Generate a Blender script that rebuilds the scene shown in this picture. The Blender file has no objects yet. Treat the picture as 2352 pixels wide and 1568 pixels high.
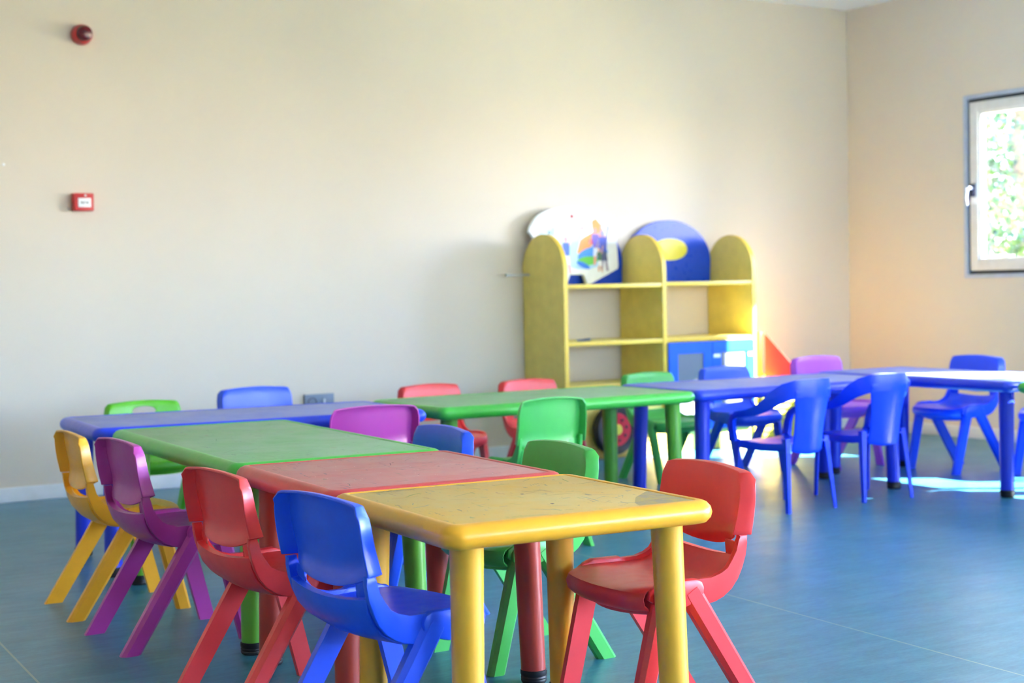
import bpy, bmesh, math, random
from math import sin, cos, pi, sqrt, atan2, radians
from mathutils import Vector, Matrix

random.seed(7)
SC = bpy.context.scene
COL = SC.collection

# ------------------------------------------------------------------ room numbers (metres)
CAM_H = 0.92569
YAW, PITCH, ROLL = 0.5664237, -0.0340781, -0.0191239
FPX = 3468.447
WY = 7.042          # inner face of the back wall
WX = 7.061          # inner face of the right wall
CH = 2.669          # ceiling height
LX, FY = -2.2, -2.6  # inner faces of the left wall and of the wall behind the camera
TH = 0.50           # table height

# ------------------------------------------------------------------ colours and materials
def lin(c):
    r = []
    for v in c:
        v = v / 255.0
        r.append(v / 12.92 if v <= 0.04045 else ((v + 0.055) / 1.055) ** 2.4)
    return (r[0], r[1], r[2], 1.0)

class NT:
    def __init__(self, name):
        self.m = bpy.data.materials.new(name); self.m.use_nodes = True
        self.t = self.m.node_tree; self.n = self.t.nodes
        self.b = self.n.get('Principled BSDF'); self.out = self.n.get('Material Output')
    def add(self, kind, **kw):
        nd = self.n.new(kind)
        for k, v in kw.items():
            setattr(nd, k, v)
        return nd
    def link(self, a, b): self.t.links.new(a, b)
    def coords(self, scale=(1, 1, 1), rot=(0, 0, 0), loc=(0, 0, 0)):
        tc = self.add('ShaderNodeTexCoord'); mp = self.add('ShaderNodeMapping')
        mp.inputs['Scale'].default_value = scale; mp.inputs['Rotation'].default_value = rot
        mp.inputs['Location'].default_value = loc
        self.link(tc.outputs['Object'], mp.inputs['Vector'])
        return mp.outputs['Vector']
    def noise(self, vec, scale=5, detail=3, rough=.5, dist=0.0):
        nz = self.add('ShaderNodeTexNoise'); nz.inputs['Scale'].default_value = scale
        nz.inputs['Detail'].default_value = detail; nz.inputs['Roughness'].default_value = rough
        nz.inputs['Distortion'].default_value = dist
        if vec is not None: self.link(vec, nz.inputs['Vector'])
        return nz.outputs['Fac']
    def ramp(self, fac, stops):
        r = self.add('ShaderNodeValToRGB'); el = r.color_ramp.elements
        while len(el) < len(stops): el.new(0.5)
        for e, (p, c) in zip(el, stops): e.position = p; e.color = c
        self.link(fac, r.inputs['Fac']); return r.outputs['Color']
    def mix(self, fac, a, b, mode='MIX'):
        mx = self.add('ShaderNodeMix', data_type='RGBA', blend_type=mode)
        if isinstance(fac, (int, float)): mx.inputs[0].default_value = fac
        else: self.link(fac, mx.inputs[0])
        for s, v in ((6, a), (7, b)):
            if isinstance(v, tuple): mx.inputs[s].default_value = v
            else: self.link(v, mx.inputs[s])
        return mx.outputs[2]
    def math(self, op, a, b=None, c=None):
        md = self.add('ShaderNodeMath', operation=op)
        for i, v in enumerate((a, b, c)):
            if v is None: continue
            if isinstance(v, (int, float)): md.inputs[i].default_value = v
            else: self.link(v, md.inputs[i])
        return md.outputs[0]
    def bump(self, height, strength=.1, dist=.01):
        bp = self.add('ShaderNodeBump'); bp.inputs['Strength'].default_value = strength
        bp.inputs['Distance'].default_value = dist
        self.link(height, bp.inputs['Height']); self.link(bp.outputs['Normal'], self.b.inputs['Normal'])
    def base(self, c):
        if isinstance(c, tuple): self.b.inputs['Base Color'].default_value = c
        else: self.link(c, self.b.inputs['Base Color'])
    def rough(self, v):
        if isinstance(v, (int, float)): self.b.inputs['Roughness'].default_value = v
        else: self.link(v, self.b.inputs['Roughness'])

def sc(c, f): return (min(1, c[0] * f), min(1, c[1] * f), min(1, c[2] * f), 1)

def plastic(name, rgb, rough=.32, wear=.10, sss=0.0):
    t = NT(name); c = lin(rgb)
    v = t.coords(); n = t.noise(v, 9, 4, .6)
    t.base(t.ramp(n, [(.25, sc(c, 1 - wear)), (.75, sc(c, 1 + wear * .6))]))
    n2 = t.noise(v, 40, 3)
    t.rough(t.math('MULTIPLY_ADD', n2, .16, rough - .08))
    t.bump(t.noise(v, 260, 2), .04, .002)
    t.b.inputs['IOR'].default_value = 1.48
    return t.m

def simple(name, rgb, rough=.5, metal=0.0):
    t = NT(name); c = lin(rgb); v = t.coords(); n = t.noise(v, 14, 3)
    t.base(t.ramp(n, [(.3, sc(c, .93)), (.7, sc(c, 1.05))])); t.rough(rough)
    t.b.inputs['Metallic'].default_value = metal
    return t.m

def scuffed(name, rgb, pale, seed):
    """matt, drawn-on table top: pale scuffing with sky sheen painted in, faint crayon strokes and specks"""
    t = NT(name); c = lin(rgb); p = lin(pale)
    v = t.coords(loc=(seed * 3.1, seed * 1.7, 0))
    col = t.ramp(t.noise(v, 5, 5, .65), [(.30, c), (.65, p)])
    for i, (rgbs, rot, s1, s2, th, amt) in enumerate([((60, 60, 95), .3, 9, 46, .665, .55), ((150, 60, 70), 1.2, 7, 40, .68, .45),
                                                      ((70, 120, 80), -.5, 8, 50, .675, .45), ((70, 100, 140), 2.1, 10, 38, .685, .5)]):
        w = t.coords(scale=(s1, s2, 1), rot=(0, 0, rot), loc=(seed + i * 2.3, i * 5.1, 0))
        f = t.noise(w, 1.6, 3, .6, .6)
        m = t.math('MULTIPLY', t.math('GREATER_THAN', f, th), amt)
        reg = t.math('GREATER_THAN', t.noise(t.coords(loc=(i * 7.7 + seed, 3, 0)), 6, 2), .5)
        col = t.mix(t.math('MULTIPLY', m, reg), col, lin(rgbs))
    t.base(col); t.rough(t.math('MULTIPLY_ADD', t.noise(v, 18, 3), .18, .38))
    t.bump(t.noise(v, 160, 3), .08, .002)
    return t.m

def wall_mat(name, rgb):
    t = NT(name); c = lin(rgb); v = t.coords()
    t.base(t.ramp(t.noise(v, 1.3, 4), [(.3, sc(c, .975)), (.7, sc(c, 1.02))])); t.rough(.62)
    t.bump(t.noise(v, 180, 3), .05, .002)
    return t.m

def floor_mat():
    t = NT('vinyl_floor'); v = t.coords(scale=(1, 5, 1))
    a = t.ramp(t.noise(v, 6, 6, .65, .5), [(.30, lin((36, 102, 126))), (.52, lin((48, 120, 148))), (.75, lin((72, 142, 166)))])
    b = t.ramp(t.noise(t.coords(scale=(2, 9, 1)), 22, 4, .7), [(.35, lin((40, 96, 120))), (.7, lin((98, 156, 170)))])
    col = t.mix(.30, a, b)
    tc = t.add('ShaderNodeTexCoord'); sp = t.add('ShaderNodeSeparateXYZ'); t.link(tc.outputs['Object'], sp.inputs[0])
    # welded joints between the 2 m wide rolls run towards the back wall
    wob = t.math('MULTIPLY_ADD', sp.outputs[1], -.06, .24)
    ph = t.math('MODULO', t.math('ADD', t.math('ADD', sp.outputs[0], wob), 19.02 - .0), 2.0)
    d = t.math('ABSOLUTE', t.math('SUBTRACT', ph, 0.0))
    line = t.math('LESS_THAN', d, .006)
    col = t.mix(t.math('MULTIPLY', line, .55), col, lin((170, 180, 150)))
    t.base(col)
    t.rough(t.math('MULTIPLY_ADD', t.noise(t.coords(), 5, 4), .16, .27))
    t.bump(t.noise(t.coords(), 90, 3), .05, .003)
    return t.m

def glass_mat(name, tint=(1, 1, 1, 1), spec=.08):
    t = NT(name); t.n.remove(t.b)
    tr = t.add('ShaderNodeBsdfTransparent'); tr.inputs[0].default_value = tint
    gl = t.add('ShaderNodeBsdfGlossy'); gl.inputs['Roughness'].default_value = .02
    fr = t.add('ShaderNodeFresnel'); fr.inputs[0].default_value = 1.45
    mx = t.add('ShaderNodeMixShader'); t.link(t.math('MULTIPLY', fr.outputs[0], spec * 10), mx.inputs[0])
    t.link(tr.outputs[0], mx.inputs[1]); t.link(gl.outputs[0], mx.inputs[2]); t.link(mx.outputs[0], t.out.inputs[0])
    return t.m

def leaf_mat(name, rgb):
    t = NT(name); c = lin(rgb)
    t.base(t.ramp(t.noise(t.coords(), 2.2, 3), [(.3, sc(c, .6)), (.7, sc(c, 1.35))])); t.rough(.35)
    tl = t.add('ShaderNodeBsdfTranslucent'); tl.inputs[0].default_value = sc(c, 1.1)
    mx = t.add('ShaderNodeMixShader'); mx.inputs[0].default_value = .35
    t.link(t.b.outputs[0], mx.inputs[1]); t.link(tl.outputs[0], mx.inputs[2]); t.link(mx.outputs[0], t.out.inputs[0])
    return t.m

M = {}
M['wall'] = wall_mat('wall_paint', (216, 205, 191))
M['ceil'] = wall_mat('ceiling_paint', (238, 240, 242))
M['white'] = simple('white_trim', (226, 228, 232), .4)
M['floor'] = floor_mat()
M['rubber'] = plastic('black_rubber', (24, 24, 28), .5)
for nm, rgb in dict(yellow=(240, 174, 44), red=(230, 62, 66), blue=(36, 88, 244), green=(72, 188, 72), purple=(172, 56, 152),
                    magenta=(186, 92, 226), lime=(96, 196, 36), leaf_green=(74, 184, 84), armblue=(6, 66, 246)).items():
    M[nm] = plastic('plastic_' + nm, rgb)
M['leg_green'] = plastic('plastic_leg_green', (94, 166, 54)); M['leg_red'] = plastic('plastic_leg_red', (172, 66, 54))
M['leg_blue'] = plastic('plastic_leg_blue', (30, 56, 214)); M['leg_yellow'] = plastic('plastic_leg_yellow', (232, 176, 54))
M['top_yellow'] = scuffed('scuffed_yellow', (222, 172, 72), (212, 182, 114), 1)
M['top_red'] = scuffed('scuffed_red', (205, 112, 110), (198, 136, 134), 2)
M['top_green'] = scuffed('scuffed_green', (112, 170, 108), (142, 178, 142), 3)
M['top_blue'] = scuffed('scuffed_blue', (104, 122, 206), (140, 152, 206), 4)
M['rim_red'] = plastic('plastic_rim_red', (212, 74, 76)); M['rim_blue'] = plastic('plastic_rim_blue', (40, 70, 226))
M['shelf'] = simple('yellow_board', (234, 216, 118), .42)
M['shelf_edge'] = simple('yellow_edging', (232, 198, 72), .4)
M['door_blue'] = simple('blue_board', (24, 96, 232), .36)
M['arch_blue'] = plastic('plastic_arch_blue', (22, 72, 206), .3)
def pane_mat():
    t = NT('frosted_pane'); t.base(lin((146, 150, 164))); t.rough(.3)
    tr = t.add('ShaderNodeBsdfTransparent'); tr.inputs[0].default_value = (.78, .80, .84, 1)
    mx = t.add('ShaderNodeMixShader'); mx.inputs[0].default_value = .42
    t.link(t.b.outputs[0], mx.inputs[1]); t.link(tr.outputs[0], mx.inputs[2]); t.link(mx.outputs[0], t.out.inputs[0])
    return t.m
M['door_pane'] = pane_mat()
M['tyre'] = simple('tyre_black', (20, 22, 30), .55); M['rim'] = simple('wheel_red', (206, 30, 52), .4)
M['oval'] = simple('oval_yellow', (226, 214, 72), .4)
M['slat'] = simple('slat_yellow', (214, 180, 84), .5); M['slat2'] = simple('slat_lime', (206, 200, 78), .5)
M['red_board'] = simple('red_board', (232, 62, 50), .4); M['orange_board'] = simple('orange_board', (240, 160, 70), .45)
M['alarm'] = plastic('alarm_red', (196, 34, 40), .35); M['lens'] = plastic('lens_dark_red', (96, 10, 26), .15)
M['sock'] = simple('socket_grey_blue', (112, 128, 152), .4); M['sock2'] = simple('socket_dark', (60, 68, 88), .4)
M['frame'] = simple('window_frame_white', (222, 222, 222), .4); M['alu'] = simple('window_trim_grey', (178, 190, 212), .35)
M['gasket'] = simple('window_gasket', (52, 60, 72), .6); M['handle'] = simple('handle_dark', (36, 44, 74), .3, .3)
M['metal'] = simple('grey_metal', (182, 184, 188), .35, .2)
M['glass'] = glass_mat('window_glass')
M['dark'] = simple('dark_ink', (44, 36, 66), .6)
M['board'] = simple('backboard_white', (236, 240, 246), .3)
M['bark'] = simple('bark', (96, 82, 66), .9)
for k, c in dict(a=(48, 78, 44), b=(74, 102, 50), c=(40, 66, 50)).items(): M['leaf_' + k] = leaf_mat('leaf_' + k, c)
M['grass'] = simple('dry_grass', (142, 138, 104), .9)
M['ext'] = simple('outer_render', (236, 234, 230), .7)

# ------------------------------------------------------------------ mesh helpers
def new_obj(name, bm, mat, parent=None, smooth=True, angle=38):
    me = bpy.data.meshes.new(name)
    bmesh.ops.recalc_face_normals(bm, faces=bm.faces[:])
    bm.to_mesh(me); bm.free()
    for m in (mat if isinstance(mat, (list, tuple)) else [mat]): me.materials.append(m)
    if smooth:
        for p in me.polygons: p.use_smooth = True
        me.set_sharp_from_angle(angle=radians(angle))
    o = bpy.data.objects.new(name, me); COL.objects.link(o)
    if parent: o.parent = parent
    return o

def empty(name, loc=(0, 0, 0), rz=0.0):
    o = bpy.data.objects.new(name, None); COL.objects.link(o)
    o.empty_display_size = .05; o.location = loc; o.rotation_euler = (0, 0, rz)
    return o

def tag(o, label=None, cat=None, group=None, kind=None):
    if label: o['label'] = label
    if cat: o['category'] = cat
    if group: o['group'] = group
    if kind: o['kind'] = kind
    return o

def box(bm, x0, x1, y0, y1, z0, z1, mi=0, bev=0.0):
    vs = [bm.verts.new((x, y, z)) for z in (z0, z1) for y in (y0, y1) for x in (x0, x1)]
    fs = [(0, 1, 3, 2), (4, 6, 7, 5), (0, 4, 5, 1), (2, 3, 7, 6), (0, 2, 6, 4), (1, 5, 7, 3)]
    faces = [bm.faces.new([vs[i] for i in f]) for f in fs]
    for f in faces: f.material_index = mi
    if bev:
        es = list({e for f in faces for e in f.edges})
        r = bmesh.ops.bevel(bm, geom=es, offset=bev, segments=2, profile=.6, affect='EDGES')
        for f in r['faces']: f.material_index = mi
    return faces

def boxo(name, dims, mat, parent=None, bev=0.0):
    bm = bmesh.new(); box(bm, *dims, bev=bev); return new_obj(name, bm, mat, parent)

def lathe(bm, prof, origin, axis='z', seg=32, mi=0, cap=True):
    """profile (r, h) revolved about an axis through origin"""
    rings = []
    for r, h in prof:
        ring = []
        for i in range(seg):
            a = 2 * pi * i / seg; c, s = r * cos(a), r * sin(a)
            p = {'z': (c, s, h), 'y': (c, h, s), 'x': (h, c, s)}[axis]
            ring.append(bm.verts.new(Vector(origin) + Vector(p)))
        rings.append(ring)
    for a, b in zip(rings, rings[1:]):
        for i in range(seg):
            f = bm.faces.new((a[i], a[(i + 1) % seg], b[(i + 1) % seg], b[i])); f.material_index = mi
    if cap:
        for r in (rings[0], rings[-1]):
            f = bm.faces.new(r); f.material_index = mi

def loft(bm, rings, closed=True, caps=True, mi=0):
    vr = [[bm.verts.new(p) for p in r] for r in rings]
    n = len(vr[0])
    for a, b in zip(vr, vr[1:]):
        for i in range(n if closed else n - 1):
            f = bm.faces.new((a[i], a[(i + 1) % n], b[(i + 1) % n], b[i])); f.material_index = mi
    if caps:
        for r in (vr[0], vr[-1]):
            f = bm.faces.new(r); f.material_index = mi
    return vr

def rrect(w, d, r, n=6, inset=0.0):
    """rounded rectangle outline w x d centred on origin"""
    hw, hd, r2 = w / 2 - inset, d / 2 - inset, max(r - inset, .003)
    pts = []
    for cx, cy, a0 in ((hw - r2, hd - r2, 0), (-hw + r2, hd - r2, pi / 2), (-hw + r2, -hd + r2, pi), (hw - r2, -hd + r2, 1.5 * pi)):
        for i in range(n + 1):
            a = a0 + (pi / 2) * i / n
            pts.append((cx + r2 * cos(a), cy + r2 * sin(a)))
    return pts

def extrude_outline(bm, pts, fn, t0, t1, bev=0.0, mi=0):
    """outline pts (a,b) -> prism; fn(a,b,t) gives the 3-D point"""
    A = [bm.verts.new(fn(a, b, t0)) for a, b in pts]; B = [bm.verts.new(fn(a, b, t1)) for a, b in pts]
    n = len(pts); fs = [bm.faces.new(A), bm.faces.new(B[::-1])]
    for i in range(n): fs.append(bm.faces.new((A[i], A[(i + 1) % n], B[(i + 1) % n], B[i])))
    for f in fs: f.material_index = mi
    if bev:
        es = list(set(fs[0].edges) | set(fs[1].edges))
        r = bmesh.ops.bevel(bm, geom=es, offset=bev, segments=2, profile=.5, affect='EDGES')
        for f in r['faces']: f.material_index = mi

def tube(bm, pts, r, seg=8, mi=0):
    pts = [Vector(p) for p in pts]; rings = []
    for i, p in enumerate(pts):
        d = (pts[min(i + 1, len(pts) - 1)] - pts[max(i - 1, 0)]).normalized()
        up = Vector((0, 0, 1)) if abs(d.z) < .9 else Vector((1, 0, 0))
        a = d.cross(up).normalized(); b = d.cross(a).normalized()
        rr = r[i] if isinstance(r, (list, tuple)) else r
        rings.append([p + a * rr * cos(2 * pi * k / seg) + b * rr * sin(2 * pi * k / seg) for k in range(seg)])
    loft(bm, rings, mi=mi)

def copy_tree(src, parent=None):
    c = src.copy(); COL.objects.link(c)
    if parent is not None: c.parent = parent
    for ch in list(src.children): copy_tree(ch, c)
    return c

def recolour(root, mat):
    """give a copied thing its own colour (object-level material slots)"""
    for o in [root] + list(root.children_recursive):
        if o.type == 'MESH' and o.material_slots:
            o.material_slots[0].link = 'OBJECT'; o.material_slots[0].material = mat

# ------------------------------------------------------------------ the setting
tag(boxo('floor', (LX - .3, WX + .3, FY - .3, WY + .3, -.12, 0), M['floor']), kind='structure')
tag(boxo('ceiling', (LX - .3, WX + .3, FY - .3, WY + .3, CH, CH + .2), M['ceil']), kind='structure')
tag(boxo('wall_back', (LX - .3, WX + .3, WY, WY + .3, 0, CH), M['wall']), kind='structure')

def wall_with_openings(name, along, const0, const1, a0, a1, opens, mat):
    """wall as one mesh; opens = list of (a_lo, a_hi, z_lo, z_hi)"""
    bm = bmesh.new()
    def b(lo, hi, z0, z1):
        if hi - lo < 1e-4 or z1 - z0 < 1e-4: return
        if along == 'y': box(bm, const0, const1, lo, hi, z0, z1)
        else: box(bm, lo, hi, const0, const1, z0, z1)
    cur = a0
    for lo, hi, z0, z1 in sorted(opens):
        b(cur, lo, 0, CH); b(lo, hi, 0, z0); b(lo, hi, z1, CH); cur = hi
    b(cur, a1, 0, CH)
    bmesh.ops.remove_doubles(bm, verts=bm.verts[:], dist=1e-5)
    return tag(new_obj(name, bm, mat, smooth=False), kind='structure')

WT = .12
W1 = (4.72, 6.10, .943, 2.015)
W2 = (2.15, 3.78, .943, 2.27)
W3 = (-2.3, 1.4, .10, 2.45)  # unseen window, made large to brighten the room
wall_with_openings('wall_right', 'y', WX, WX + WT, FY - .3, WY + .3, [W1, W2, W3], M['wall'])
F1 = (2.6, 3.6, .75, 1.95); F2 = (4.0, 6.7, .75, 1.95)  # unseen windows, sized for the daylight they let in
wall_with_openings('wall_front', 'x', FY - WT, FY, LX - .3, WX + .3, [F1, F2], M['wall'])
tag(boxo('wall_left', (LX - WT, LX, FY - .3, WY + .3, 0, CH), M['wall']), kind='structure')

def skirting(name, dims):
    tag(boxo(name, dims, M['white'], bev=.004), kind='structure')
skirting('baseboard_back', (LX, WX, WY - .014, WY, 0, .068))
skirting('baseboard_right', (WX - .014, WX, FY, WY - .014, 0, .068))

def window(name, to, opening, sashes, handle_side=None):
    """casement window built in its own frame: a along the wall, d outwards from the room face, z up"""
    a0, a1, z0, z1 = opening
    root = empty(name, to(a0, 0, z0)); tag(root, kind='structure')
    off = Vector(root.location)
    def part(nm, boxes, mat, parent=root, bev=.004):
        bm = bmesh.new()
        for (p0, p1, d0, d1, q0, q1) in boxes:
            A = to(p0, d0, q0); B = to(p1, d1, q1)
            lo = [min(x, y) for x, y in zip(A, B)]; hi = [max(x, y) for x, y in zip(A, B)]
            box(bm, lo[0] - off.x, hi[0] - off.x, lo[1] - off.y, hi[1] - off.y, lo[2] - off.z, hi[2] - off.z, bev=bev)
        return new_obj(nm, bm, mat, parent)
    def ring(p0, p1, q0, q1, w, d0, d1):
        return [(p0, p0 + w, d0, d1, q0, q1), (p1 - w, p1, d0, d1, q0, q1), (p0 + w, p1 - w, d0, d1, q0, q0 + w), (p0 + w, p1 - w, d0, d1, q1 - w, q1)]
    part('window_trim', ring(a0, a1, z0, z1, .024, -.006, .07), M['alu'])
    part('gasket', ring(a0 + .024, a1 - .024, z0 + .024, z1 - .024, .020, .018, .07), M['gasket'], bev=.002)
    n = sashes; w = (a1 - a0 - .088) / n
    for i in range(n):
        s0 = a0 + .044 + i * w; s1 = s0 + w - (.012 if i < n - 1 else 0)
        s = part('sash', ring(s0, s1, z0 + .044, z1 - .044, .058, .0, .06), M['frame'])
        part('glazing_bead', ring(s0 + .058, s1 - .058, z0 + .102, z1 - .102, .014, .012, .05), M['frame'], s, bev=.003)
        part('pane', [(s0 + .06, s1 - .06, .028, .034, z0 + .104, z1 - .104)], M['glass'], s, bev=0)
    return root

to_r = lambda a, d, z: Vector((WX + d, a, z))
to_f = lambda a, d, z: Vector((a, FY - d, z))
to_l = lambda a, d, z: Vector((LX - d, a, z))
w1 = window('window_1', to_r, W1, 2)
window('window_2', to_r, W2, 2); window('window_3', to_r, W3, 3)
window('window_4', to_f, F1, 3); window('window_5', to_f, F2, 3)

# handle on the far stile of the first window
hy = 6.10 - .044 - .026; hz = 1.455
o1 = Vector(w1.location)
bm = bmesh.new(); box(bm, WX - .012 - o1.x, WX + .001 - o1.x, hy - .016 - o1.y, hy + .016 - o1.y, hz - .035 - o1.z, hz + .04 - o1.z, bev=.004)
hb = new_obj('window_handle', bm, M['handle'], w1)
bm = bmesh.new()
tube(bm, [Vector((WX - .010, hy, hz + .015)) - o1, Vector((WX - .045, hy, hz + .015)) - o1, Vector((WX - .056, hy + .004, hz + .008)) - o1,
          Vector((WX - .056, hy + .010, hz - .04)) - o1, Vector((WX - .050, hy + .006, hz - .085)) - o1], [.009, .010, .011, .009, .006], 10)
new_obj('lever', bm, M['alu'], hb)

# ------------------------------------------------------------------ outside: ground and trees
tag(boxo('ground_outside', (WX + WT, 34, -22, 34, -.5, -.35), M['grass']), kind='structure')
bm = bmesh.new(); box(bm, LX - 26, LX - WT, -22, 34, -.5, -.35); box(bm, LX - WT, WX + WT, -24, FY - WT, -.5, -.35)
tag(new_obj('ground_yard', bm, M['grass']), kind='structure')

def tree(label, x, y, h, spread, zlo, nleaf, seed, ls=1.0):
    rnd = random.Random(seed)
    t = empty('tree', (x, y, -.35)); tag(t, label, 'tree')
    bm = bmesh.new(); tube(bm, [(0, 0, 0), (.05, .03, h * .3), (-.04, .06, h * .6), (.02, 0, h * .9)], [.12, .10, .07, .02], 10)
    tips = []
    for k in range(14):
        a = rnd.uniform(0, 2 * pi); z = rnd.uniform(h * .15, h * .8); L = spread * rnd.uniform(.6, 1)
        e = Vector((cos(a) * L, sin(a) * L, z + rnd.uniform(.1, .6)))
        tube(bm, [(0, .03, z), e * .5 + Vector((0, 0, z * .5 + .02)), e], [.035, .022, .006], 6); tips.append(e)
    new_obj('trunk', bm, M['bark'], t)
    bm = bmesh.new()
    clumps = [(e + Vector([rnd.gauss(0, .25) for _ in range(3)]), rnd.randint(0, 2)) for e in tips for _ in range(5)]
    clumps += [(Vector((rnd.gauss(0, spread * .5), rnd.gauss(0, spread * .5), rnd.uniform(zlo, h))), rnd.randint(0, 2)) for _ in range(60)]
    for _ in range(nleaf):
        c, mi = rnd.choice(clumps)
        p = c + Vector([rnd.gauss(0, .20 * ls) for _ in range(3)])
        if p.z < .05: continue
        L = rnd.uniform(.05, .085) * ls; wd = L * .42
        R = Matrix.Rotation(rnd.uniform(0, 6.28), 3, 'Z') @ Matrix.Rotation(rnd.gauss(0, .8), 3, 'X') @ Matrix.Rotation(rnd.gauss(0, .5), 3, 'Y')
        pts = [(0, 0, 0), (wd, L * .4, .008), (0, L, -.006), (-wd, L * .4, .008)]
        vs = [bm.verts.new(p + R @ Vector(q)) for q in pts]
        f = bm.faces.new(vs); f.material_index = mi
    me = bpy.data.meshes.new('foliage'); bm.to_mesh(me); bm.free()
    for k in 'abc': me.materials.append(M['leaf_' + k])
    f = bpy.data.objects.new('foliage', me); COL.objects.link(f); f.parent = t
    f['kind'] = 'stuff'
    return t
tree('leafy green tree right outside the window, nearest to the glass', 10.9, 8.7, 4.2, 1.3, .3, 15000, 3)
tree('bushy green tree outside the window, half hidden behind the nearer tree', 13.4, 11.8, 5.0, 1.7, .3, 12000, 5)
tree('tall green tree outside the window, farthest from the glass', 18.2, 15.2, 5.2, 1.5, .3, 9000, 9)

tree('big unseen tree added to keep the sun off the trees outside the window', 16.8, 4.0, 9.0, 2.2, 2.5, 7000, 21, 2.6)  # put in out of view to shade the trees seen through the glass
# unseen roof slab added to keep direct sun off the windows behind the camera
bm = bmesh.new(); box(bm, LX - .3, WX + 2.3, FY - 2.3, FY - WT, 2.62, 2.74); box(bm, WX + WT, WX + 2.3, FY - WT, 1.35, 2.62, 2.74)
tag(new_obj('sun_blocker_roof', bm, M['ext'], smooth=False), kind='structure')

# ------------------------------------------------------------------ tables
def make_table(name, label, cat, cx, cy, rz, L, W, rim, top, leg, group=None):
    """tabletop with bullnose rim and sunken work surface on four tapering round legs with rubber feet"""
    t = empty(name, (cx, cy, 0), rz); tag(t, label, cat, group)
    prof = [(.060, .4525), (.028, .4515), (.012, .4555), (.003, .465), (0, .476), (.003, .487), (.011, .4955), (.020, .4994), (.030, .500), (.0335, .4992), (.035, .4970)]
    bm = bmesh.new()
    loft(bm, [[(x, y, z) for x, y in rrect(L, W, .042, 7, i)] for i, z in prof])
    tt = new_obj('tabletop', bm, rim, t, angle=50)
    bm = bmesh.new()
    loft(bm, [[(x, y, z) for x, y in rrect(L, W, .042, 7, i)] for i, z in ((.0352, .4965), (.0356, .4982), (.0375, .4986))])
    new_obj('work_surface', bm, top, tt)
    for sx in (-1, 1):
        for sy in (-1, 1):
            px, py = sx * (L / 2 - .078), sy * (W / 2 - .078)
            lx, ly = sx * .012, sy * .010
            bm = bmesh.new()
            rings = []
            for k, (z, r) in enumerate(((.4535, .0345), (.446, .0325), (.40, .0318), (.25, .0308), (.03, .0292), (.026, .0292))):
                f = (.4535 - z) / .4535
                rings.append([(px + lx * f + r * cos(a), py + ly * f + r * sin(a), z) for a in [2 * pi * i / 28 for i in range(28)]])
            loft(bm, rings)
            lg = new_obj('leg', bm, leg, t)
            bm = bmesh.new()
            lathe(bm, [(.026, 0), (.0295, .003), (.031, .008), (.0300, .011), (.0312, .014), (.0300, .018), (.0318, .022), (.0318, .030), (.0295, .032)], (px + lx, py + ly, 0), 'z', 28)
            new_obj('foot_cap', bm, M['rubber'], lg)
    return t

# front row: green, red, yellow, set end to end towards the camera
PHI = -0.0673; X0, Y0 = 1.523, 4.812
def row(s0, s1, w0=-.010, w1=.597):
    s, w = (s0 + s1) / 2, (w0 + w1) / 2
    return X0 + sin(PHI) * s + cos(PHI) * w, Y0 - cos(PHI) * s + sin(PHI) * w, s1 - s0, w1 - w0
cx, cy, l, w = row(-.006, 1.238)
tG1 = make_table('kids_table', 'long green plastic table in the front row, behind the red table', 'table', cx, cy, PHI - pi / 2, l, w, M['green'], M['top_green'], M['leg_green'])
cx, cy, l, w = row(1.242, 1.882)
tR1 = make_table('kids_table', 'square red plastic table between the green and yellow tables', 'table', cx, cy, PHI - pi / 2, l, w, M['rim_red'], M['top_red'], M['leg_red'])
cx, cy, l, w = row(1.886, 2.470)
tY1 = make_table('kids_table', 'square yellow plastic table nearest the camera, covered in pen marks', 'table', cx, cy, PHI - pi / 2, l, w, M['yellow'], M['top_yellow'], M['leg_yellow'])
make_table('kids_table', 'long blue plastic table at far left, end against the front green table', 'table', 2.100, 5.115, -.085, 1.20, .60, M['rim_blue'], M['top_blue'], M['leg_blue'])
make_table('kids_table', 'long green plastic table in the back row, between two blue tables', 'table', 3.332, 5.075, -.015, 1.20, .60, M['green'], M['top_green'], M['leg_green'])
make_table('kids_table', 'long blue plastic table in front of the yellow shelf unit', 'table', 4.556, 5.06, -.05, 1.20, .60, M['rim_blue'], M['top_blue'], M['leg_blue'])
make_table('kids_table', 'sunlit blue plastic table under the window side, at far right', 'table', 5.478, 4.825, -.03 - pi / 2, 1.20, .60, M['rim_blue'], M['top_blue'], M['leg_blue'])
make_table('kids_table', 'green plastic table cut off by the right edge of the photo', 'table', 5.45, 3.605, -.03 - pi / 2, 1.20, .60, M['green'], M['top_green'], M['leg_green'])

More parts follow.
